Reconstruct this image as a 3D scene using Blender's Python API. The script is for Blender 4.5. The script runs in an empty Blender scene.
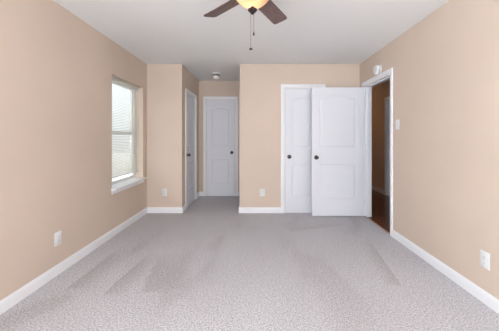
import bpy, bmesh, math, random
from mathutils import Vector, Matrix
random.seed(7)
R = math.radians
SC = bpy.context.scene
COL = SC.collection

# ------------------------------------------------------------------ camera
F = 268.0
cam_d = bpy.data.cameras.new('camera')
cam = bpy.data.objects.new('camera', cam_d); COL.objects.link(cam)
cam_d.sensor_width = 36.0
cam_d.lens = F / 499.0 * 36.0
cam_d.shift_x = -6.0 / 499.0
cam_d.shift_y = -27.5 / 499.0
cam_d.clip_start = 0.02
cam.location = (0, 0, 1.228)
cam.rotation_euler = (R(90), 0, 0)
SC.camera = cam

# ------------------------------------------------------------------ light
W = bpy.data.worlds.new('sky'); SC.world = W
W.use_nodes = True
wb = W.node_tree.nodes['Background']
wb.inputs['Color'].default_value = (0.93, 0.97, 1.0, 1)
wb.inputs['Strength'].default_value = 1.4

def area(name, loc, rot, sx, sy, power, color):
    d = bpy.data.lights.new(name, 'AREA'); d.shape = 'RECTANGLE'
    d.size = sx; d.size_y = sy; d.energy = power; d.color = color
    o = bpy.data.objects.new(name, d); COL.objects.link(o)
    o.location = loc; o.rotation_euler = rot
    return o
# daylight added through a wide, unseen window behind the camera
area('added_rear_daylight', (0.0, -2.83, 1.30), (R(90), 0, 0), 3.1, 2.0, 84, (0.83, 0.92, 0.998))
# high sun added for bounce, its patch falls on the carpet behind the camera
sd_ = bpy.data.lights.new('sun', 'SUN'); sd_.energy = 60.0; sd_.color = (0.94, 0.975, 1.0); sd_.angle = R(0.6)
so_ = bpy.data.objects.new('sun', sd_); COL.objects.link(so_); so_.rotation_euler = (R(36), 0, 0)
# daylight added through an extra, unseen left window beside the camera
area('added_side_daylight', (-1.80, -1.60, 1.35), (R(90), 0, R(-90)), 1.9, 1.5, 92, (0.83, 0.92, 0.998))
# sky portal in the left window
pw = area('left_window_portal', (-1.93, 3.757, 1.305), (R(90), 0, R(-90)), 0.92, 1.43, 1, (1, 1, 1))
pw.data.cycles.is_portal = True

vs = SC.view_settings
vs.view_transform = 'Standard'; vs.look = 'None'; vs.gamma = 1.0
vs.use_curve_mapping = False
vs.exposure = 0.1

# ------------------------------------------------------------------ materials
def srgb(r, g, b):
    def f(c):
        c /= 255.0
        return c / 12.92 if c <= 0.04045 else ((c + 0.055) / 1.055) ** 2.4
    return (f(r), f(g), f(b), 1)

def new_mat(name, col, rough=0.6, metal=0.0, spec=0.5):
    m = bpy.data.materials.new(name); m.use_nodes = True
    b = m.node_tree.nodes['Principled BSDF']
    b.inputs['Base Color'].default_value = col
    b.inputs['Roughness'].default_value = rough
    b.inputs['Metallic'].default_value = metal
    b.inputs['Specular IOR Level'].default_value = spec
    return m

class NT:
    def __init__(s, m):
        s.n = m.node_tree.nodes; s.l = m.node_tree.links; s.b = s.n['Principled BSDF']
    def add(s, t, **kw):
        n = s.n.new(t)
        for k, v in kw.items(): setattr(n, k, v)
        return n
    def link(s, a, b): s.l.new(a, b)
    def coords(s, scale=(1, 1, 1)):
        t = s.add('ShaderNodeTexCoord'); mp = s.add('ShaderNodeMapping')
        mp.inputs['Scale'].default_value = scale
        s.link(t.outputs['Object'], mp.inputs['Vector'])
        return mp.outputs['Vector']
    def noise(s, vec, scale, detail=2, rough=0.5, dist=0.0):
        n = s.add('ShaderNodeTexNoise')
        n.inputs['Scale'].default_value = scale; n.inputs['Detail'].default_value = detail
        n.inputs['Roughness'].default_value = rough; n.inputs['Distortion'].default_value = dist
        s.link(vec, n.inputs['Vector'])
        return n.outputs['Fac']
    def ramp(s, fac, stops):
        r = s.add('ShaderNodeValToRGB')
        e = r.color_ramp.elements
        while len(e) < len(stops): e.new(0.5)
        for i, (p, c) in enumerate(stops):
            e[i].position = p; e[i].color = c
        s.link(fac, r.inputs['Fac'])
        return r.outputs['Color']
    def mix(s, fac, a, b, mode='MIX'):
        m = s.add('ShaderNodeMix', data_type='RGBA', blend_type=mode)
        if isinstance(fac, float): m.inputs[0].default_value = fac
        else: s.link(fac, m.inputs[0])
        for v, i in ((a, 6), (b, 7)):
            if isinstance(v, tuple): m.inputs[i].default_value = v
            else: s.link(v, m.inputs[i])
        return m.outputs[2]
    def bump(s, h, strength, dist):
        b = s.add('ShaderNodeBump')
        b.inputs['Strength'].default_value = strength; b.inputs['Distance'].default_value = dist
        s.link(h, b.inputs['Height']); s.link(b.outputs['Normal'], s.b.inputs['Normal'])

def wall_paint(name, col, var=0.03, bump=0.12):
    m = new_mat(name, col, 0.75, spec=0.3); t = NT(m)
    v = t.coords()
    f = t.noise(v, 1.3, 3)
    lo = tuple(c * (1 - var) for c in col[:3]) + (1,)
    hi = tuple(min(1, c * (1 + var)) for c in col[:3]) + (1,)
    t.link(t.ramp(f, [(0.3, lo), (0.7, hi)]), t.b.inputs['Base Color'])
    t.bump(t.noise(v, 90, 3), bump, 0.002)
    return m

M = {}
M['wall'] = wall_paint('beige_wall_paint', srgb(221, 202, 186))
M['ceiling'] = wall_paint('white_ceiling_paint', srgb(240, 240, 239), 0.010, 0.25)
M['trim'] = wall_paint('white_trim_gloss', srgb(246, 246, 249), 0.006, 0.0)
M['trim'].node_tree.nodes['Principled BSDF'].inputs['Roughness'].default_value = 0.38
M['door'] = wall_paint('white_door_paint', srgb(233, 233, 239), 0.006, 0.03)
M['door'].node_tree.nodes['Principled BSDF'].inputs['Roughness'].default_value = 0.42
M['plastic'] = wall_paint('white_plastic', srgb(236, 236, 236), 0.008, 0.0)
M['plastic'].node_tree.nodes['Principled BSDF'].inputs['Roughness'].default_value = 0.35
M['slot'] = wall_paint('dark_slot', srgb(70, 66, 64), 0.05, 0.0)
M['vinyl'] = wall_paint('white_window_vinyl', srgb(240, 239, 239), 0.01, 0.0)
M['blind'] = wall_paint('white_blind_slat', srgb(238, 236, 232), 0.01, 0.0)
m = M['blind']; t = NT(m)      # thin vinyl slats let some daylight through
tl = t.add('ShaderNodeBsdfTranslucent'); tl.inputs['Color'].default_value = srgb(240, 238, 232)
ms = t.add('ShaderNodeMixShader'); ms.inputs[0].default_value = 0.35
t.link(t.b.outputs[0], ms.inputs[1]); t.link(tl.outputs[0], ms.inputs[2]); t.link(ms.outputs[0], t.n['Material Output'].inputs['Surface'])
M['siding'] = wall_paint('pale_siding', srgb(94, 92, 91), 0.03, 0.2)
M['ground'] = wall_paint('driveway_ground', srgb(96, 95, 92), 0.1, 0.4)

m = new_mat('dark_bronze', srgb(62, 54, 56), 0.35, 0.8); t = NT(m); v = t.coords()
t.link(t.ramp(t.noise(v, 40, 2), [(0.3, srgb(54, 46, 48)), (0.7, srgb(78, 70, 72))]), t.b.inputs['Base Color'])
M['bronze'] = m
m = new_mat('satin_nickel', srgb(190, 188, 186), 0.3, 1.0); t = NT(m); v = t.coords()
t.link(t.ramp(t.noise(v, 60, 2), [(0.3, srgb(176, 174, 172)), (0.7, srgb(204, 202, 200))]), t.b.inputs['Base Color'])
M['nickel'] = m

# carpet: speckled cut pile with broad vacuum strokes in the nap
m = new_mat('grey_carpet', srgb(190, 184, 186), 0.95, spec=0.1); t = NT(m)
v = t.coords()
speck = t.ramp(t.noise(v, 95, 4, 0.75), [(0.34, srgb(150, 145, 148)), (0.5, srgb(206, 203, 207)), (0.66, srgb(241, 240, 245))])
fine = t.ramp(t.noise(v, 170, 2, 0.6), [(0.3, (0.80, 0.80, 0.80, 1)), (0.7, (1.18, 1.18, 1.18, 1))])
c1 = t.mix(0.8, speck, fine, 'MULTIPLY')
vv = t.coords((1.5, 0.6, 1))
nap = t.ramp(t.noise(vv, 1.1, 2, 0.45, 0.6), [(0.36, (0.90, 0.885, 0.88, 1)), (0.43, (0.985, 0.98, 0.98, 1)), (0.62, (1.02, 1.02, 1.02, 1))])
c2 = t.mix(1.0, c1, nap, 'MULTIPLY')
def stroke(top, bot, width, side, dark):
    """one vacuum stroke in the nap: crisp along the line top-bot, fading out over width to its side."""
    T_, B_ = Vector(top), Vector(bot); dv = B_ - T_; ln = dv.length; dv /= ln
    nv = Vector((-dv.y, dv.x)) * side
    def dotc(vec, scale):
        dn = t.add('ShaderNodeVectorMath', operation='DOT_PRODUCT'); t.link(v, dn.inputs[0])
        dn.inputs[1].default_value = (vec.x / scale, vec.y / scale, 0)
        ad = t.add('ShaderNodeMath', operation='ADD'); t.link(dn.outputs['Value'], ad.inputs[0])
        ad.inputs[1].default_value = -(vec.dot(T_)) / scale
        wob = t.add('ShaderNodeMath', operation='MULTIPLY_ADD')
        t.link(t.noise(v, 9, 2), wob.inputs[0]); wob.inputs[1].default_value = 0.16; t.link(ad.outputs[0], wob.inputs[2])
        return wob.outputs[0]
    bk, wh = (0, 0, 0, 1), (1, 1, 1, 1)
    a = t.ramp(dotc(dv, ln), [(0.06, bk), (0.45, wh), (0.95, wh), (1.0, bk)])
    c = t.ramp(dotc(nv, width), [(0.07, bk), (0.14, wh), (1.0, bk)])
    return t.mix(1.0, t.mix(1.0, a, c, 'MULTIPLY'), (dark, dark, dark, 1), 'MULTIPLY')
marks = None
for args in (((-1.52, 3.0), (-1.53, 2.05), 0.26, 1, 1.0), ((-1.13, 2.85), (-1.20, 2.02), 0.22, 1, 1.0), ((-1.02, 2.82), (-0.90, 2.03), 0.45, 1, 0.8),
             ((1.37, 3.25), (1.19, 2.10), 0.16, -1, 0.9), ((1.30, 3.75), (0.35, 3.45), 0.30, -1, 0.6)):
    k = stroke(*args)
    marks = k if marks is None else t.mix(1.0, marks, k, 'LIGHTEN')
c2 = t.mix(marks, c2, t.mix(1.0, c2, (0.80, 0.785, 0.775, 1), 'MULTIPLY'))
t.link(c2, t.b.inputs['Base Color'])
t.bump(t.noise(v, 130, 4, 0.7), 0.5, 0.008)
M['carpet'] = m

# dark hardwood, boards running along the hall
m = new_mat('dark_hardwood', srgb(84, 46, 30), 0.22); t = NT(m)
v = t.coords()
br = t.add('ShaderNodeTexBrick'); mp = t.add('ShaderNodeMapping')
mp.inputs['Rotation'].default_value = (0, 0, R(90))
t.link(v, mp.inputs['Vector']); t.link(mp.outputs['Vector'], br.inputs['Vector'])
br.inputs['Scale'].default_value = 1.0
br.inputs['Brick Width'].default_value = 0.9; br.inputs['Row Height'].default_value = 0.085
br.inputs['Mortar Size'].default_value = 0.002
br.inputs['Color1'].default_value = srgb(128, 70, 42); br.inputs['Color2'].default_value = srgb(90, 48, 31)
br.inputs['Mortar'].default_value = srgb(30, 18, 12)
gv = t.coords((40, 3, 1))
grain = t.ramp(t.noise(gv, 3, 4, 0.6, 0.4), [(0.3, (0.7, 0.68, 0.66, 1)), (0.7, (1.1, 1.1, 1.1, 1))])
t.link(t.mix(1.0, br.outputs['Color'], grain, 'MULTIPLY'), t.b.inputs['Base Color'])
M['hardwood'] = m

m = new_mat('oak_strip', srgb(196, 160, 120), 0.4); t = NT(m); v = t.coords((60, 4, 1))
t.link(t.ramp(t.noise(v, 3, 3), [(0.3, srgb(178, 142, 106)), (0.7, srgb(208, 174, 136))]), t.b.inputs['Base Color'])
M['oak'] = m

m = new_mat('fan_blade_wood', srgb(98, 66, 60), 0.45); t = NT(m); v = t.coords((4, 60, 4))
t.link(t.ramp(t.noise(v, 2.2, 5, 0.65, 0.5), [(0.28, srgb(88, 66, 62)), (0.55, srgb(114, 90, 86)), (0.75, srgb(136, 110, 105))]), t.b.inputs['Base Color'])
M['blade'] = m

# alabaster lamp bowl: translucent glass lit by the bulbs inside it
m = bpy.data.materials.new('alabaster_glass'); m.use_nodes = True
n = m.node_tree.nodes; l = m.node_tree.links
pb = n['Principled BSDF']; out = n['Material Output']
pb.inputs['Base Color'].default_value = srgb(250, 226, 190); pb.inputs['Roughness'].default_value = 0.25
tr = n.new('ShaderNodeBsdfTranslucent')
tc = n.new('ShaderNodeTexCoord'); nz = n.new('ShaderNodeTexNoise'); nz.inputs['Scale'].default_value = 14
nz.inputs['Detail'].default_value = 3
rp = n.new('ShaderNodeValToRGB'); rp.color_ramp.elements[0].position = 0.3; rp.color_ramp.elements[1].position = 0.7
rp.color_ramp.elements[0].color = srgb(244, 200, 156); rp.color_ramp.elements[1].color = srgb(255, 228, 196)
l.new(tc.outputs['Object'], nz.inputs['Vector']); l.new(nz.outputs['Fac'], rp.inputs['Fac']); l.new(rp.outputs['Color'], tr.inputs['Color'])
mx = n.new('ShaderNodeMixShader'); mx.inputs[0].default_value = 0.65
l.new(pb.outputs[0], mx.inputs[1]); l.new(tr.outputs[0], mx.inputs[2]); l.new(mx.outputs[0], out.inputs['Surface'])
M['alabaster'] = m
m = new_mat('lit_bulb', srgb(255, 230, 190), 0.3); t = NT(m)
t.b.inputs['Emission Color'].default_value = srgb(255, 222, 170); t.b.inputs['Emission Strength'].default_value = 3
M['bulb'] = m
m = new_mat('frosted_white_glass', srgb(232, 226, 222), 0.2); M['frosted'] = m

m = bpy.data.materials.new('window_glass'); m.use_nodes = True
n = m.node_tree.nodes; l = m.node_tree.links
gl = n.new('ShaderNodeBsdfGlossy'); gl.inputs['Roughness'].default_value = 0.02
tp = n.new('ShaderNodeBsdfTransparent'); tp.inputs['Color'].default_value = (0.94, 0.96, 0.96, 1)
mx = n.new('ShaderNodeMixShader'); mx.inputs[0].default_value = 0.05
l.new(tp.outputs[0], mx.inputs[1]); l.new(gl.outputs[0], mx.inputs[2])
l.new(mx.outputs[0], n['Material Output'].inputs['Surface'])
n.remove(n['Principled BSDF'])
M['glass'] = m

# ------------------------------------------------------------------ mesh helpers
def box(bm, x0, x1, y0, y1, z0, z1, bev=0.0):
    vs_ = [bm.verts.new(p) for p in ((x0, y0, z0), (x1, y0, z0), (x1, y1, z0), (x0, y1, z0),
                                      (x0, y0, z1), (x1, y0, z1), (x1, y1, z1), (x0, y1, z1))]
    fs = [bm.faces.new([vs_[i] for i in q]) for q in ((3, 2, 1, 0), (4, 5, 6, 7), (0, 1, 5, 4), (1, 2, 6, 5), (2, 3, 7, 6), (3, 0, 4, 7))]
    if bev:
        es = list({e for f in fs for e in f.edges})
        bmesh.ops.bevel(bm, geom=es, offset=bev, segments=2, affect='EDGES', profile=0.5)

def lathe(bm, prof, seg=32, mat=Matrix()):
    """prof: (r, z) pairs revolved about z."""
    rings = []
    for r, z in prof:
        if r < 1e-6: rings.append([bm.verts.new(mat @ Vector((0, 0, z)))])
        else: rings.append([bm.verts.new(mat @ Vector((r * math.cos(2 * math.pi * i / seg), r * math.sin(2 * math.pi * i / seg), z))) for i in range(seg)])
    for a, b in zip(rings, rings[1:]):
        for i in range(seg):
            j = (i + 1) % seg
            if len(a) == 1 and len(b) == 1: continue
            if len(a) == 1: bm.faces.new((a[0], b[j], b[i]))
            elif len(b) == 1: bm.faces.new((a[i], a[j], b[0]))
            else: bm.faces.new((a[i], a[j], b[j], b[i]))

def tube(bm, pts, r, seg=8):
    pts = [Vector(p) for p in pts]; rings = []
    for i, p in enumerate(pts):
        d = (pts[min(i + 1, len(pts) - 1)] - pts[max(i - 1, 0)]).normalized()
        u = d.orthogonal().normalized(); w = d.cross(u)
        rings.append([bm.verts.new(p + r * (math.cos(2 * math.pi * k / seg) * u + math.sin(2 * math.pi * k / seg) * w)) for k in range(seg)])
    for a, b in zip(rings, rings[1:]):
        for i in range(seg): bm.faces.new((a[i], a[(i + 1) % seg], b[(i + 1) % seg], b[i]))
    bm.faces.new(rings[0]); bm.faces.new(rings[-1])

def prism(bm, outline, z0, z1, mat=Matrix()):
    a = [bm.verts.new(mat @ Vector((x, y, z0))) for x, y in outline]
    b = [bm.verts.new(mat @ Vector((x, y, z1))) for x, y in outline]
    n_ = len(a)
    bm.faces.new(a[::-1]); bm.faces.new(b)
    for i in range(n_): bm.faces.new((a[i], a[(i + 1) % n_], b[(i + 1) % n_], b[i]))

def obj(name, bm, mat, parent=None, smooth=False, loc=None, rot=None):
    bmesh.ops.recalc_face_normals(bm, faces=bm.faces[:])
    me = bpy.data.meshes.new(name); bm.to_mesh(me); bm.free()
    me.materials.append(M[mat])
    if smooth:
        for p in me.polygons: p.use_smooth = True
        me.set_sharp_from_angle(angle=R(35))
    o = bpy.data.objects.new(name, me); COL.objects.link(o)
    if parent: o.parent = parent
    if loc: o.location = loc
    if rot: o.rotation_euler = rot
    return o

def struct(name, bm, mat, label, loc=None, rot=None):
    o = obj(name, bm, mat, None, False, loc, rot)
    o['kind'] = 'structure'; o['label'] = label; o['category'] = name.split('_')[0]
    return o

def thing(name, label, cat, loc, rot=(0, 0, 0), group=None):
    o = bpy.data.objects.new(name, None); COL.objects.link(o)
    o.empty_display_size = 0.05
    o.location = loc; o.rotation_euler = rot
    o['label'] = label; o['category'] = cat
    if group: o['group'] = group
    return o

def copy_tree(o, parent=None):
    c = o.copy(); COL.objects.link(c)
    if parent: c.parent = parent
    for ch in list(o.children): copy_tree(ch, c)
    return c

BM = bmesh.new

# ------------------------------------------------------------------ room dimensions
XL, XR, D, DB, H = -1.768, 1.694, 4.358, 5.64, 2.43
XA, XC = -1.195, -0.258          # alcove left wall, closet corner
YR = -2.80                      # wall behind the camera
TH = 0.114
XH = 2.80                       # far wall of the hallway
EXT = 0.19

def wall_y(bm, x0, x1, ya, yb, holes, z0=0.0, z1=H):
    """wall slab along y between x0..x1 with rectangular holes (y0, y1, z0, z1)."""
    y = ya
    for h0, h1, hz0, hz1 in holes:
        box(bm, x0, x1, y, h0, z0, z1)
        if hz0 > z0: box(bm, x0, x1, h0, h1, z0, hz0)
        if hz1 < z1: box(bm, x0, x1, h0, h1, hz1, z1)
        y = h1
    box(bm, x0, x1, y, yb, z0, z1)

def wall_x(bm, y0, y1, xa, xb, holes, z0=0.0, z1=H):
    x = xa
    for h0, h1, hz0, hz1 in holes:
        box(bm, x, h0, y0, y1, z0, z1)
        if hz0 > z0: box(bm, h0, h1, y0, y1, z0, hz0)
        if hz1 < z1: box(bm, h0, h1, y0, y1, hz1, z1)
        x = h1
    box(bm, x, xb, y0, y1, z0, z1)

WIN2 = (-2.60, -0.60, 0.55, 2.15)  # opening of the added side window
WIN = (3.30, 4.215, 0.588, 2.02)      # window opening y0 y1 z0 z1
OPEN = (3.365, 4.187, 0.0, 2.035)     # doorway to hall
CLO = (0.473, 1.078, 0.0, 2.04)        # closet opening
ABK = (-1.036, -0.423, 0.0, 2.04)      # alcove back door opening
ALF = (4.62, 5.322, 0.0, 2.017)       # alcove left door opening
HAL = (4.95, 5.735, 0.0, 2.04)        # hall door opening
REAR = (-1.6, 1.5, 0.3, 2.3)  # opening of the added rear window

b = BM(); box(b, XL - EXT, XR + 0.012, YR - EXT, DB + 0.11, -0.10, 0.010)
struct('floor', b, 'carpet', 'light grey speckled carpet covering the whole bedroom floor')
b = BM(); box(b, XR + 0.032, XH + TH, 1.9, 9.1, -0.10, 0.0)
struct('floor_hall', b, 'hardwood', 'dark reddish hardwood floor of the hallway beyond the open doorway')
b = BM(); box(b, XL - EXT, XH + TH, YR - EXT, 9.2, H, H + 0.1)
struct('ceiling', b, 'ceiling', 'plain white painted ceiling of the bedroom')

b = BM(); wall_y(b, XL - EXT, XL, YR - EXT, DB + 0.11, [WIN2, WIN])
struct('wall_left', b, 'wall', 'beige left wall holding the window with blinds')
b = BM(); box(b, XL, XA, D, D + TH, 0, H)
struct('wall_far_left', b, 'wall', 'narrow beige wall section between the window wall and the alcove')
b = BM(); wall_y(b, XA - TH, XA, D + TH, DB, [ALF])
struct('wall_alcove_left', b, 'wall', 'beige side wall of the alcove holding a narrow looking door')
b = BM(); wall_x(b, DB, DB + 0.11, XL, XR, [ABK])
struct('wall_alcove_back', b, 'wall', 'beige end wall of the alcove around its white door')
b = BM(); box(b, XC, XC + TH, D + TH, DB, 0, H)
struct('wall_alcove_right', b, 'wall', 'beige right side wall of the alcove behind the corner')
b = BM(); wall_x(b, D, D + TH, XC, XR, [CLO])
struct('wall_far_right', b, 'wall', 'beige far wall holding the closet door')
b = BM(); wall_y(b, XR, XR + TH, YR - EXT, 9.1, [OPEN])
struct('wall_right', b, 'wall', 'beige right wall with the open doorway to the hall')
b = BM(); wall_x(b, YR - EXT, YR, XL, XR, [REAR])
struct('wall_rear', b, 'wall', 'beige wall behind the viewpoint holding an added wide window')
b = BM(); wall_y(b, XH, XH + TH, 1.9, 9.1, [HAL], -0.006)
struct('wall_hall', b, 'wall', 'tan hallway wall seen through the open doorway')
b = BM(); box(b, XR + TH, XH, 8.95, 9.1, -0.006, H)
struct('wall_hall_end', b, 'wall', 'tan end wall of the hallway')
b = BM(); box(b, XR + TH, XH, 1.9, 2.0, -0.006, H)
struct('wall_hall_near', b, 'wall', 'tan near end wall of the hallway')
b = BM(); box(b, XH + TH, XH + TH + 0.05, 4.7, 6.0, -0.1, H)
struct('wall_hall_room', b, 'wall', 'wall of the room behind the hallway door')

# ------------------------------------------------------------------ baseboards
BP = [(0, 0), (0.013, 0), (0.013, 0.076), (0.011, 0.085), (0.006, 0.094), (0.004, 0.101), (0, 0.101)]
def base(bm, p0, p1, nrm):
    """baseboard run from p0 to p1 (x, y) with the wall's inward normal nrm."""
    rows = []
    for p in (p0, p1):
        rows.append([bm.verts.new((p[0] + nrm[0] * d, p[1] + nrm[1] * d, z)) for d, z in BP])
    n_ = len(BP)
    for i in range(n_): bm.faces.new((rows[0][i], rows[0][(i + 1) % n_], rows[1][(i + 1) % n_], rows[1][i]))
    bm.faces.new(rows[0]); bm.faces.new(rows[1])
CW = 0.062          # casing width plus reveal
T = 0.013
b = BM(); base(b, (XL, YR), (XL, D), (1, 0)); struct('baseboard_left', b, 'trim', 'white baseboard along the left wall under the window')
b = BM(); base(b, (XL + T, D), (XA + T, D), (0, -1)); struct('baseboard_far_left', b, 'trim', 'short white baseboard on the wall section left of the alcove')
b = BM(); base(b, (XA, D), (XA, ALF[0] - CW), (1, 0)); base(b, (XA, ALF[1] + CW), (XA, DB), (1, 0))
struct('baseboard_alcove_left', b, 'trim', 'white baseboard beside the alcove side door')
b = BM(); base(b, (XA + T, DB), (ABK[0] - CW, DB), (0, -1)); base(b, (ABK[1] + CW, DB), (XC, DB), (0, -1))
struct('baseboard_alcove_back', b, 'trim', 'short white baseboard pieces either side of the alcove end door')
b = BM(); base(b, (XC, D), (XC, DB - T), (-1, 0)); struct('baseboard_alcove_right', b, 'trim', 'white baseboard on the alcove right side wall')
b = BM(); base(b, (XC - T, D), (CLO[0] - CW, D), (0, -1)); base(b, (CLO[1] + CW, D), (XR, D), (0, -1))
struct('baseboard_far_right', b, 'trim', 'white baseboard on the far wall left of the closet door')
b = BM(); base(b, (XR, YR), (XR, OPEN[0] - CW), (-1, 0)); base(b, (XR, OPEN[1] + CW), (XR, D - T), (-1, 0))
struct('baseboard_right', b, 'trim', 'long white baseboard along the right wall')
b = BM(); base(b, (XH, 2.0), (XH, HAL[0] - CW), (-1, 0)); base(b, (XH, HAL[1] + CW), (XH, 8.95), (-1, 0))
base(b, (XR + TH, OPEN[1] + CW), (XR + TH, 8.95), (1, 0))
struct('baseboard_hall', b, 'trim', 'white baseboard of the dim hallway')

# warm light added out of view in the hallway, without a fixture
hl = bpy.data.lights.new('added_hall_light', 'POINT'); hl.energy = 6.2; hl.color = (1.0, 0.60, 0.28); hl.shadow_soft_size = 0.10
ho = bpy.data.objects.new('added_hall_light', hl); COL.objects.link(ho); ho.location = (2.25, 7.6, 2.25)

# ------------------------------------------------------------------ door casings with jambs
CP = [(0.005, 0.0), (0.005, 0.009), (0.012, 0.0125), (0.030, 0.014), (0.046, 0.017), (0.056, 0.017), (0.061, 0.012), (0.061, 0.0)]
def casing(bm, w, h, y=0.0, s=-1):
    """mitred casing round an opening x 0..w, z 0..h on the wall face y, standing out by s*d."""
    path = [(0, 0, -1, 0), (0, h, -1, 1), (w, h, 1, 1), (w, 0, 1, 0)]
    rows = [[bm.verts.new((px + sx * u, y + s * d, pz + sz * u)) for u, d in CP] for px, pz, sx, sz in path]
    n_ = len(CP)
    for a, c in zip(rows, rows[1:]):
        for i in range(n_): bm.faces.new((a[i], a[(i + 1) % n_], c[(i + 1) % n_], c[i]))
    bm.faces.new(rows[0]); bm.faces.new(rows[-1])
def jamb(bm, w, h, depth, stop0, stop1):
    t_ = 0.008
    box(bm, 0, t_, -0.001, depth + 0.001, 0, h); box(bm, w - t_, w, -0.001, depth + 0.001, 0, h)
    box(bm, t_, w - t_, -0.001, depth + 0.001, h - t_, h)
    if stop1 > stop0:
        box(bm, t_, t_ + 0.011, stop0, stop1, 0, h - t_); box(bm, w - t_ - 0.011, w - t_, stop0, stop1, 0, h - t_)
        box(bm, t_ + 0.011, w - t_ - 0.011, stop0, stop1, h - t_ - 0.011, h - t_)
def doorframe(name, op, loc, rz, label, stop=(0.05, 0.085), depth=TH):
    bm = BM(); w, h = op[1] - op[0], op[3]
    casing(bm, w, h); casing(bm, w, h, depth, 1); jamb(bm, w, h, depth, *stop)
    return struct(name, bm, 'trim', label, loc, (0, 0, rz))
doorframe('trim_1', OPEN, (XR, OPEN[1], 0), R(-90), 'white casing and jamb round the open doorway on the right wall', (0.042, 0.078))
doorframe('trim_2', CLO, (CLO[0], D, 0), 0, 'white casing round the closet door on the far wall')
doorframe('trim_3', ABK, (ABK[0], DB, 0), 0, 'white casing round the door at the end of the alcove', depth=0.11)
doorframe('trim_4', ALF, (XA, ALF[0], 0), R(90), 'white casing round the door in the alcove side wall')
doorframe('trim_5', HAL, (XH, HAL[1], 0), R(-90), 'white casing of a doorway in the dim hallway')
b = BM()
prism(b, [(-0.012, 0), (-0.006, 0.006), (0.006, 0.007), (0.018, 0.003), (0.03, -0.004), (0.03, -0.02), (-0.012, -0.02)], 0, OPEN[1] - OPEN[0] - 0.016,
      Matrix.Translation((XR + 0.012, OPEN[1] - 0.008, 0.006)) @ Matrix.Rotation(R(90), 4, 'X'))
struct('trim_6', b, 'oak', 'thin light threshold strip between carpet and hallway boards')

# ------------------------------------------------------------------ doors: two moulded panels, the upper one arched
def panel_outline(x0, x1, z0, z1, rise, o, nseg=14):
    x0 += o; x1 -= o; z0 += o; z1 -= o
    pts = [(x0, z0), (x1, z0)]
    if rise <= 0: return pts + [(x1, z1), (x0, z1)]
    # camel-back arch: flat shoulders, then a smooth rise
    for i in range(nseg + 1):
        s = i / nseg
        pts.append((x1 + (x0 - x1) * s, z1 + rise * (math.sin(math.pi * s) ** 1.3)))
    return pts
RELIEF = [(0.0, 0.0), (0.006, 0.0045), (0.014, 0.0055), (0.024, 0.0045), (0.040, 0.001)]
def door_face(bm, w, h, y, s):
    st = 0.118 if w > 0.7 else 0.105
    panels = [(st, w - st, 0.264, 0.800, 0.0), (st, w - st, 1.048, 1.831, 0.047)]
    edges = []
    outer = [bm.verts.new(p) for p in ((0, y, 0), (w, y, 0), (w, y, h), (0, y, h))]
    for i in range(4): edges.append(bm.edges.new((outer[i], outer[(i + 1) % 4])))
    for p in panels:
        loops = []
        for off, dep in RELIEF:
            loops.append([bm.verts.new((x, y + s * dep, z)) for x, z in panel_outline(*p, off)])
        n_ = len(loops[0])
        for i in range(n_): edges.append(bm.edges.new((loops[0][i], loops[0][(i + 1) % n_])))
        for a, c in zip(loops, loops[1:]):
            for i in range(n_): bm.faces.new((a[i], a[(i + 1) % n_], c[(i + 1) % n_], c[i]))
        bm.faces.new(loops[-1])
    bmesh.ops.triangle_fill(bm, use_beauty=True, use_dissolve=False, edges=edges)
    return outer
def door(name, w, h, loc, rz, label, knob_left, knob_z):
    th = 0.035
    bm = BM()
    f = door_face(bm, w, h, 0.0, 1); k = door_face(bm, w, h, th, -1)
    for i in range(4): bm.faces.new((f[i], f[(i + 1) % 4], k[(i + 1) % 4], k[i]))
    d = struct(name, bm, 'door', label, loc, (0, 0, rz))
    kx = 0.066 if knob_left else w - 0.066
    for s in (-1, 1):
        mt = Matrix.Translation((kx, 0 if s < 0 else th, knob_z)) @ Matrix.Rotation(R(90) if s < 0 else R(-90), 4, 'X')
        bm = BM(); lathe(bm, [(0, 0), (0.033, 0), (0.033, 0.004), (0.028, 0.008), (0.014, 0.010), (0.0, 0.010)], 28, mt)
        rose = obj('knob_rose', bm, 'bronze', d, True)
        bm = BM(); lathe(bm, [(0, 0.009), (0.011, 0.010), (0.011, 0.024), (0.018, 0.030), (0.026, 0.038), (0.0285, 0.046), (0.027, 0.053), (0.020, 0.059), (0.0, 0.061)], 28, mt)
        kn = obj('door_knob', bm, 'bronze', d, True); kn['label'] = 'dark bronze round knob'
    hx = w + 0.003 if knob_left else -0.003
    for z in (0.20, 1.02, h - 0.19):
        bm = BM()
        tube(bm, [(hx, -0.006, z - 0.044), (hx, -0.006, z + 0.044)], 0.0065, 12)
        tube(bm, [(hx, -0.006, z + 0.044), (hx, -0.006, z + 0.050)], 0.004, 10)
        box(bm, min(hx, w if knob_left else 0) - 0.0005, max(hx, w if knob_left else 0) + 0.0005, -0.005, 0.030, z - 0.044, z + 0.044)
        obj('hinge', bm, 'trim', d, True)
    return d
door('door_1', 0.804, 1.989, (0.873, 4.140, 0.023), 0, 'open white bedroom door with arched upper panel standing in front of the closet', True, 0.905)
door('door_2', 0.582, 2.018, (CLO[0] + 0.0115, D + 0.010, 0.010), 0, 'closed white closet door partly hidden behind the open door', True, 0.912)
door('door_3', 0.590, 2.018, (ABK[0] + 0.0115, DB + 0.010, 0.010), 0, 'closed white door at the end of the alcove', False, 0.911)
door('door_4', 0.680, 1.996, (XA - 0.010, ALF[0] + 0.011, 0.010), R(90), 'closed white door in the left side wall of the alcove', True, 0.920)
door('door_5', 0.763, 2.018, (XH + 0.060, HAL[1] - 0.011, 0.006), R(-90), 'white door of the dim hallway', False, 0.9)
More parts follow.
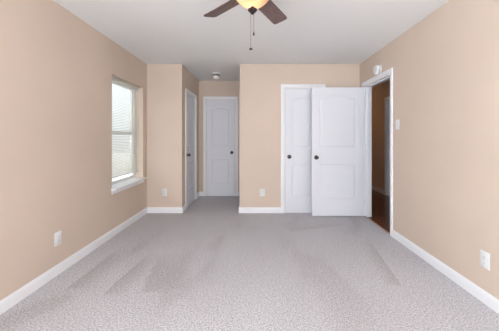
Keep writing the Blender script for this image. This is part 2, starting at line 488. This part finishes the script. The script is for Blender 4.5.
# jamb leaf and strike parts on the doorway trim
# ------------------------------------------------------------------ window with blinds
def window(name, y0, y1, z0, z1, xin, label, stool=True):
    """double hung window set into the left wall; xin is its inner frame face."""
    xo = XL - EXT
    bm = BM(); f = 0.026
    box(bm, xo, xin, y0, y0 + f, z0, z1); box(bm, xo, xin, y1 - f, y1, z0, z1)
    box(bm, xo, xin, y0 + f, y1 - f, z0, z0 + f); box(bm, xo, xin, y0 + f, y1 - f, z1 - f, z1)
    w = struct(name, bm, 'vinyl', label)
    zm = (z0 + z1) / 2
    for (a, c, x0, x1) in ((z0 + f, zm + 0.022, xin - 0.045, xin - 0.012), (zm - 0.022, z1 - f, xo + 0.008, xo + 0.040)):
        bm = BM(); s = 0.030; ya, yb = y0 + f, y1 - f
        box(bm, x0, x1, ya, ya + s, a, c); box(bm, x0, x1, yb - s, yb, a, c)
        box(bm, x0, x1, ya + s, yb - s, a, a + s); box(bm, x0, x1, ya + s, yb - s, c - s, c)
        sa = obj('sash', bm, 'vinyl', w)
        bm = BM(); xm = (x0 + x1) / 2
        box(bm, xm - 0.003, xm + 0.003, ya + s, yb - s, a + s, c - s); obj('pane', bm, 'glass', sa)
    bm = BM(); box(bm, xin - 0.012, xin + 0.006, (y0 + y1) / 2 - 0.03, (y0 + y1) / 2 + 0.03, zm + 0.004, zm + 0.02, 0.003)
    obj('sash_lock', bm, 'vinyl', w)
    if stool:
        bm = BM()
        prism(bm, [(xin, 0.0), (XL + 0.054, 0.0), (XL + 0.060, 0.006), (XL + 0.060, 0.018), (XL + 0.054, 0.024), (xin, 0.024)], y0, y1,
              Matrix(((1, 0, 0, 0), (0, 0, 1, 0), (0, 1, 0, z0 - 0.004), (0, 0, 0, 1))))
        for ya, yb in ((y0 - 0.02, y0), (y1, y1 + 0.02)):
            prism(bm, [(XL, 0.0), (XL + 0.054, 0.0), (XL + 0.060, 0.006), (XL + 0.060, 0.018), (XL + 0.054, 0.024), (XL, 0.024)], ya, yb,
                  Matrix(((1, 0, 0, 0), (0, 0, 1, 0), (0, 1, 0, z0 - 0.004), (0, 0, 0, 1))))
        obj('window_sill', bm, 'trim', w)
        bm = BM(); box(bm, XL, XL + 0.014, y0 - 0.01, y1 + 0.01, z0 - 0.055, z0 - 0.004, 0.003); obj('sill_apron', bm, 'trim', w)
    return w
window('window_1', *WIN, XL - 0.125, 'white double hung window behind blinds in the left wall')
window('window_3', *WIN2, XL - 0.125, 'unseen white window added for light in the left wall beside the viewpoint')  # out of view, added to let in side light
bm = BM()
xa, xb, za, zb = REAR; yy0, yy1 = YR - EXT, YR - 0.06
for s in ((xa, xa + 0.05, za, zb), (xb - 0.05, xb, za, zb), (xa + 0.05, xb - 0.05, za, za + 0.05), (xa + 0.05, xb - 0.05, zb - 0.05, zb), (-0.08, -0.02, za + 0.05, zb - 0.05)):
    box(bm, s[0], s[1], yy0, yy1, s[2], s[3])
w3 = struct('window_rear_added', bm, 'vinyl', 'unseen wide white window added for light in the wall behind the viewpoint')  # out of view, added to carry the light from behind
for x0, x1 in ((xa + 0.05, -0.08), (-0.02, xb - 0.05)):
    bm = BM(); box(bm, x0, x1, YR - 0.13, YR - 0.124, za + 0.05, zb - 0.05); obj('pane', bm, 'glass', w3)

# mini blind hung inside the window recess
y0, y1, z0, z1 = WIN
bx = XL - 0.088
bl = thing('window_blind', 'white slatted mini blind hanging in the left window, lowered nearly to the sill', 'blind', (bx, (y0 + y1) / 2, z1))
hw = (y1 - y0) / 2 - 0.008
bm = BM(); box(bm, -0.020, 0.020, -hw, hw, -0.045, -0.001, 0.002); obj('headrail', bm, 'blind', bl)
bm = BM()
zbot = 0.715 - z1
ns = int((-0.055 - zbot) / 0.0215)
tilt = R(-30)
for i in range(ns):
    z = -0.06 - i * 0.0215
    pr = []
    for k in range(5):
        u = (k / 4 - 0.5) * 0.025
        cz = 0.0018 * (1 - (2 * u / 0.025) ** 2)
        pr.append((u * math.cos(tilt) - cz * math.sin(tilt), z + u * math.sin(tilt) + cz * math.cos(tilt)))
    up = pr + [(x, zz + 0.0007) for x, zz in pr[::-1]]
    prism(bm, up, -hw + 0.004, hw - 0.004, Matrix(((1, 0, 0, 0), (0, 0, 1, 0), (0, 1, 0, 0), (0, 0, 0, 1))))
obj('slats', bm, 'blind', bl)
bm = BM(); box(bm, -0.013, 0.013, -hw, hw, zbot - 0.010, zbot + 0.006, 0.002); obj('bottom_rail', bm, 'vinyl', bl)
for yy in (-hw + 0.10, hw - 0.10, 0.0):
    bm = BM()
    for xx in (-0.0145, 0.0145): tube(bm, [(xx, yy, -0.045), (xx, yy, zbot)], 0.0011, 6)
    obj('ladder_cord', bm, 'blind', bl)
bm = BM(); tube(bm, [(0.024, -hw + 0.05, -0.035), (0.026, -hw + 0.05, -0.62)], 0.0035, 8); obj('tilt_wand', bm, 'vinyl', bl, True)
bm = BM()
for dy in (0, 0.008): tube(bm, [(0.023, hw - 0.06 + dy, -0.04), (0.024, hw - 0.06 + dy, -1.0)], 0.0012, 6)
c = obj('lift_cord', bm, 'blind', bl)
bm = BM(); lathe(bm, [(0, 0.02), (0.004, 0.018), (0.007, 0), (0.0065, -0.012), (0, -0.014)], 12, Matrix.Translation((0.024, hw - 0.056, -1.01))); obj('cord_tassel', bm, 'vinyl', c, True)

# outside the window: pale ground and a wing of the house
b = BM(); box(b, -26, XL - EXT - 0.02, -20, 30, -0.6, -0.5)
struct('ground', b, 'ground', 'pale paved ground outside the left window')
bm = BM(); box(bm, -3.77, -1.95, 8.0, 13.0, -0.5, 5.0)
struct('wall_exterior', bm, 'siding', 'pale house wing faintly seen through the left window blinds')

# ------------------------------------------------------------------ ceiling fan
FX, FY, FZ = -0.021, 1.880, 2.25
fan = thing('ceiling_fan', 'brown bladed ceiling fan with lit amber glass bowl hanging from the ceiling', 'ceiling fan', (FX, FY, H))
def fm(): return Matrix.Translation((0, 0, 0))
bm = BM(); lathe(bm, [(0, 0), (0.075, 0), (0.075, -0.012), (0.062, -0.035), (0.04, -0.048), (0.02, -0.05), (0, -0.05)], 36); obj('canopy', bm, 'bronze', fan, True)
bm = BM(); lathe(bm, [(0, -0.045), (0.018, -0.045), (0.018, -0.075), (0, -0.075)], 20); obj('downrod', bm, 'bronze', fan, True)
bm = BM(); lathe(bm, [(0, -0.068), (0.05, -0.07), (0.095, -0.085), (0.112, -0.105), (0.112, -0.145), (0.098, -0.165), (0.07, -0.175), (0, -0.175)], 40); obj('motor_housing', bm, 'bronze', fan, True)
bm = BM(); lathe(bm, [(0, -0.17), (0.06, -0.172), (0.062, -0.200), (0.075, -0.212), (0.098, -0.216), (0.098, -0.224), (0, -0.224)], 36); obj('switch_housing', bm, 'bronze', fan, True)
# shallow bowl with a rolled lip
zb = 2.146 - H
prof = [(0.004, zb), (0.03, zb + 0.002), (0.050, zb + 0.008), (0.070, zb + 0.019), (0.087, zb + 0.033), (0.102, zb + 0.049),
        (0.114, zb + 0.065), (0.124, zb + 0.080), (0.130, zb + 0.091), (0.134, zb + 0.095), (0.132, zb + 0.099), (0.126, zb + 0.097)]
prof = [(r * 1.06, z) for r, z in prof]
bm = BM(); lathe(bm, prof, 48); bowl = obj('light_bowl', bm, 'alabaster', fan, True); bowl['label'] = 'lit amber glass bowl'
for a in (60, 180, 300):
    bm = BM(); mt = Matrix.Rotation(R(a), 4, 'Z') @ Matrix.Translation((0.045, 0, zb + 0.060)) @ Matrix.Rotation(R(100), 4, 'Y')
    lathe(bm, [(0, 0.036), (0.010, 0.034), (0.017, 0.024), (0.018, 0.014), (0.012, 0.0), (0.009, -0.012), (0, -0.012)], 16, mt)
    obj('bulb', bm, 'bulb', fan, True)
lp = bpy.data.lights.new('fan_lamp', 'POINT'); lp.energy = 0.24; lp.color = (1.0, 0.76, 0.62); lp.shadow_soft_size = 0.03
lo = bpy.data.objects.new('fan_lamp', lp); COL.objects.link(lo); lo.location = (FX - 0.01, FY, 2.185)
bm = BM(); zf = zb - 0.018
lathe(bm, [(0, zf + 0.024), (0.012, zf + 0.024), (0.012, zf + 0.004), (0.032, zf + 0.002), (0.033, zf - 0.003), (0.029, zf - 0.010), (0.019, zf - 0.018), (0.014, zf - 0.026), (0.008, zf - 0.032), (0, zf - 0.034)], 28)
obj('finial', bm, 'bronze', fan, True)
for name, cx, ztop, zend, wide in (('pull_chain', -0.012, zf - 0.028, 1.856 - H, True), ('pull_chain', 0.009, zf - 0.024, 1.972 - H, False)):
    bm = BM(); tube(bm, [(cx, 0, ztop), (cx, 0, zend)], 0.0009, 6)
    z = ztop
    while z > zend:
        bmesh.ops.create_icosphere(bm, subdivisions=1, radius=0.0015, matrix=Matrix.Translation((cx, 0, z))); z -= 0.006
    ch = obj('pull_chain', bm, 'bronze', fan, True)
    bm = BM(); mt = Matrix.Translation((cx, 0, zend))
    if wide: lathe(bm, [(0, 0.004), (0.004, 0.003), (0.010, 0.000), (0.012, -0.004), (0.010, -0.009), (0, -0.011)], 20, mt)
    else: lathe(bm, [(0, 0.004), (0.003, 0.002), (0.006, -0.008), (0.0065, -0.018), (0.005, -0.024), (0, -0.026)], 16, mt)
    obj('chain_fob', bm, 'bronze', ch, True)
def blade_outline():
    pts = []
    r0, r1, w0, w1 = 0.150, 0.532, 0.060, 0.065
    pts += [(r0, -w0 + 0.012), (r0 + 0.012, -w0)]
    c = 0.026
    for i in range(7):
        a = R(-90 + 15 * i); pts.append((r1 - c + c * math.cos(a), -w1 + c + c * math.sin(a)))
    for i in range(7):
        a = R(15 * i); pts.append((r1 - c + c * math.cos(a), w1 - c + c * math.sin(a)))
    pts += [(r0 + 0.012, w0), (r0, w0 - 0.012)]
    return pts
for ang in (27.5, -44.5, 99.5, 171.5, 243.5):
    rot = Matrix.Rotation(R(90 - ang), 4, 'Z')
    bm = BM(); prism(bm, blade_outline(), -0.003, 0.003)
    bl_ = obj('blade', bm, 'blade', fan)
    bl_.matrix_local = Matrix.Translation((0, 0, FZ - H)) @ rot @ Matrix.Rotation(R(-14), 4, 'X')
    bm = BM()
    prism(bm, [(0.085, -0.018), (0.13, -0.012), (0.165, -0.034), (0.205, -0.030), (0.235, 0.0), (0.205, 0.030), (0.165, 0.034), (0.13, 0.012), (0.085, 0.018)], 0.003, 0.008)
    for p in ((0.175, -0.018), (0.175, 0.018), (0.215, 0)):
        lathe(bm, [(0, -0.006), (0.004, -0.0055), (0.005, -0.003), (0, -0.003)], 10, Matrix.Translation((p[0], p[1], 0)))
    obj('blade_iron', bm, 'bronze', bl_)

# ------------------------------------------------------------------ alcove ceiling light, smoke detector
al = thing('ceiling_light', 'small round white ceiling fixture with a dark band in the alcove', 'ceiling light', (-0.727, 4.985, H))
bm = BM(); lathe(bm, [(0, 0), (0.080, 0), (0.080, -0.010), (0.074, -0.024), (0.058, -0.028), (0, -0.028)], 36); obj('base_pan', bm, 'plastic', al, True)
bm = BM(); lathe(bm, [(0, -0.028), (0.062, -0.028), (0.064, -0.034), (0.064, -0.046), (0.060, -0.050), (0, -0.050)], 36); obj('collar', bm, 'bronze', al, True)
bm = BM(); lathe(bm, [(0, -0.048), (0.060, -0.050), (0.070, -0.058), (0.072, -0.085), (0.064, -0.105), (0.045, -0.116), (0.02, -0.121), (0, -0.122)], 36); obj('glass_shade', bm, 'frosted', al, True)

sd = thing('smoke_detector', 'round white smoke detector on the right wall above the open doorway', 'smoke detector', (XR, 3.665, 2.161), (0, R(-90), 0))
bm = BM(); lathe(bm, [(0, 0), (0.068, 0), (0.068, 0.013), (0.063, 0.017), (0, 0.017)], 36); obj('mounting_base', bm, 'plastic', sd, True)
bm = BM(); lathe(bm, [(0, 0.017), (0.046, 0.017), (0.046, 0.028), (0, 0.028)], 32); obj('vent_ring', bm, 'slot', sd, True)
bm = BM(); lathe(bm, [(0, 0.027), (0.063, 0.027), (0.066, 0.031), (0.065, 0.048), (0.056, 0.060), (0.03, 0.066), (0, 0.067)], 36); obj('cover', bm, 'plastic', sd, True)
bm = BM(); lathe(bm, [(0, 0.064), (0.009, 0.0645), (0.009, 0.0695), (0, 0.070)], 16, Matrix.Translation((0.0, 0.022, -0.002))); obj('test_button', bm, 'vinyl', sd, True)

# ------------------------------------------------------------------ outlets and light switch (built facing -y)
def make_outlet(label, loc, rz, group):
    o = thing('wall_outlet', label, 'outlet', loc, (0, 0, rz), group)
    bm = BM(); box(bm, -0.041, 0.041, -0.006, 0.0, -0.062, 0.062, 0.0025); obj('cover_plate', bm, 'plastic', o, True)
    for z in (-0.0205, 0.0205):
        bm = BM()
        pts = [(-0.0165, -0.009), (-0.011, -0.0142), (0.011, -0.0142), (0.0165, -0.009), (0.0165, 0.009), (0.011, 0.0142), (-0.011, 0.0142), (-0.0165, 0.009)]
        prism(bm, pts, 0.004, 0.0085, Matrix.Translation((0, 0, z)) @ Matrix.Rotation(R(90), 4, 'X'))
        rc = obj('receptacle', bm, 'plastic', o)
        bm = BM()
        for x, hh in ((-0.0063, 0.004), (0.0063, 0.0034)): box(bm, x - 0.001, x + 0.001, -0.0088, -0.008, z + 0.002 - hh, z + 0.002 + hh)
        lathe(bm, [(0, 0.008), (0.0024, 0.008), (0.0024, 0.0088), (0, 0.0088)], 10, Matrix.Translation((0, 0, z - 0.008)) @ Matrix.Rotation(R(90), 4, 'X'))
        obj('slots', bm, 'slot', rc)
    bm = BM(); lathe(bm, [(0, 0.005), (0.0035, 0.005), (0.003, 0.007), (0, 0.0075)], 12, Matrix.Rotation(R(90), 4, 'X')); obj('screw', bm, 'nickel', o, True)
    return o
G = 'white wall outlets near the floor'
o1 = make_outlet('white wall outlet on the left wall, nearer the viewer than the window', (XL, 2.396, 0.330), R(90), G)
for lab, loc, rz in (('white wall outlet on the narrow wall section right of the window', (-1.475, D, 0.343), 0),
                     ('white wall outlet on the far wall between alcove and closet door', (0.114, D, 0.343), 0),
                     ('white wall outlet low on the right wall, closest to the viewer', (XR, 1.976, 0.330), R(-90))):
    c = copy_tree(o1); c.location = loc; c.rotation_euler = (0, 0, rz); c['label'] = lab

sw = thing('light_switch', 'white light switch plate on the right wall beside the doorway', 'light switch', (XR, 3.193, 1.388), (0, 0, R(-90)))
bm = BM(); box(bm, -0.041, 0.041, -0.006, 0.0, -0.060, 0.060, 0.0025); obj('cover_plate', bm, 'plastic', sw, True)
bm = BM(); prism(bm, [(-0.033, -0.006), (-0.033, -0.0085), (0.0, -0.0075), (0.033, -0.0115), (0.033, -0.006)], -0.0165, 0.0165,
                 Matrix(((0, 0, 1, 0), (0, 1, 0, 0), (1, 0, 0, 0), (0, 0, 0, 1))))
obj('rocker', bm, 'plastic', sw)
for z in (-0.048, 0.048):
    bm = BM(); lathe(bm, [(0, 0.005), (0.003, 0.005), (0.0025, 0.007), (0, 0.0072)], 10, Matrix.Translation((0, 0, z)) @ Matrix.Rotation(R(90), 4, 'X')); obj('screw', bm, 'plastic', sw, True)
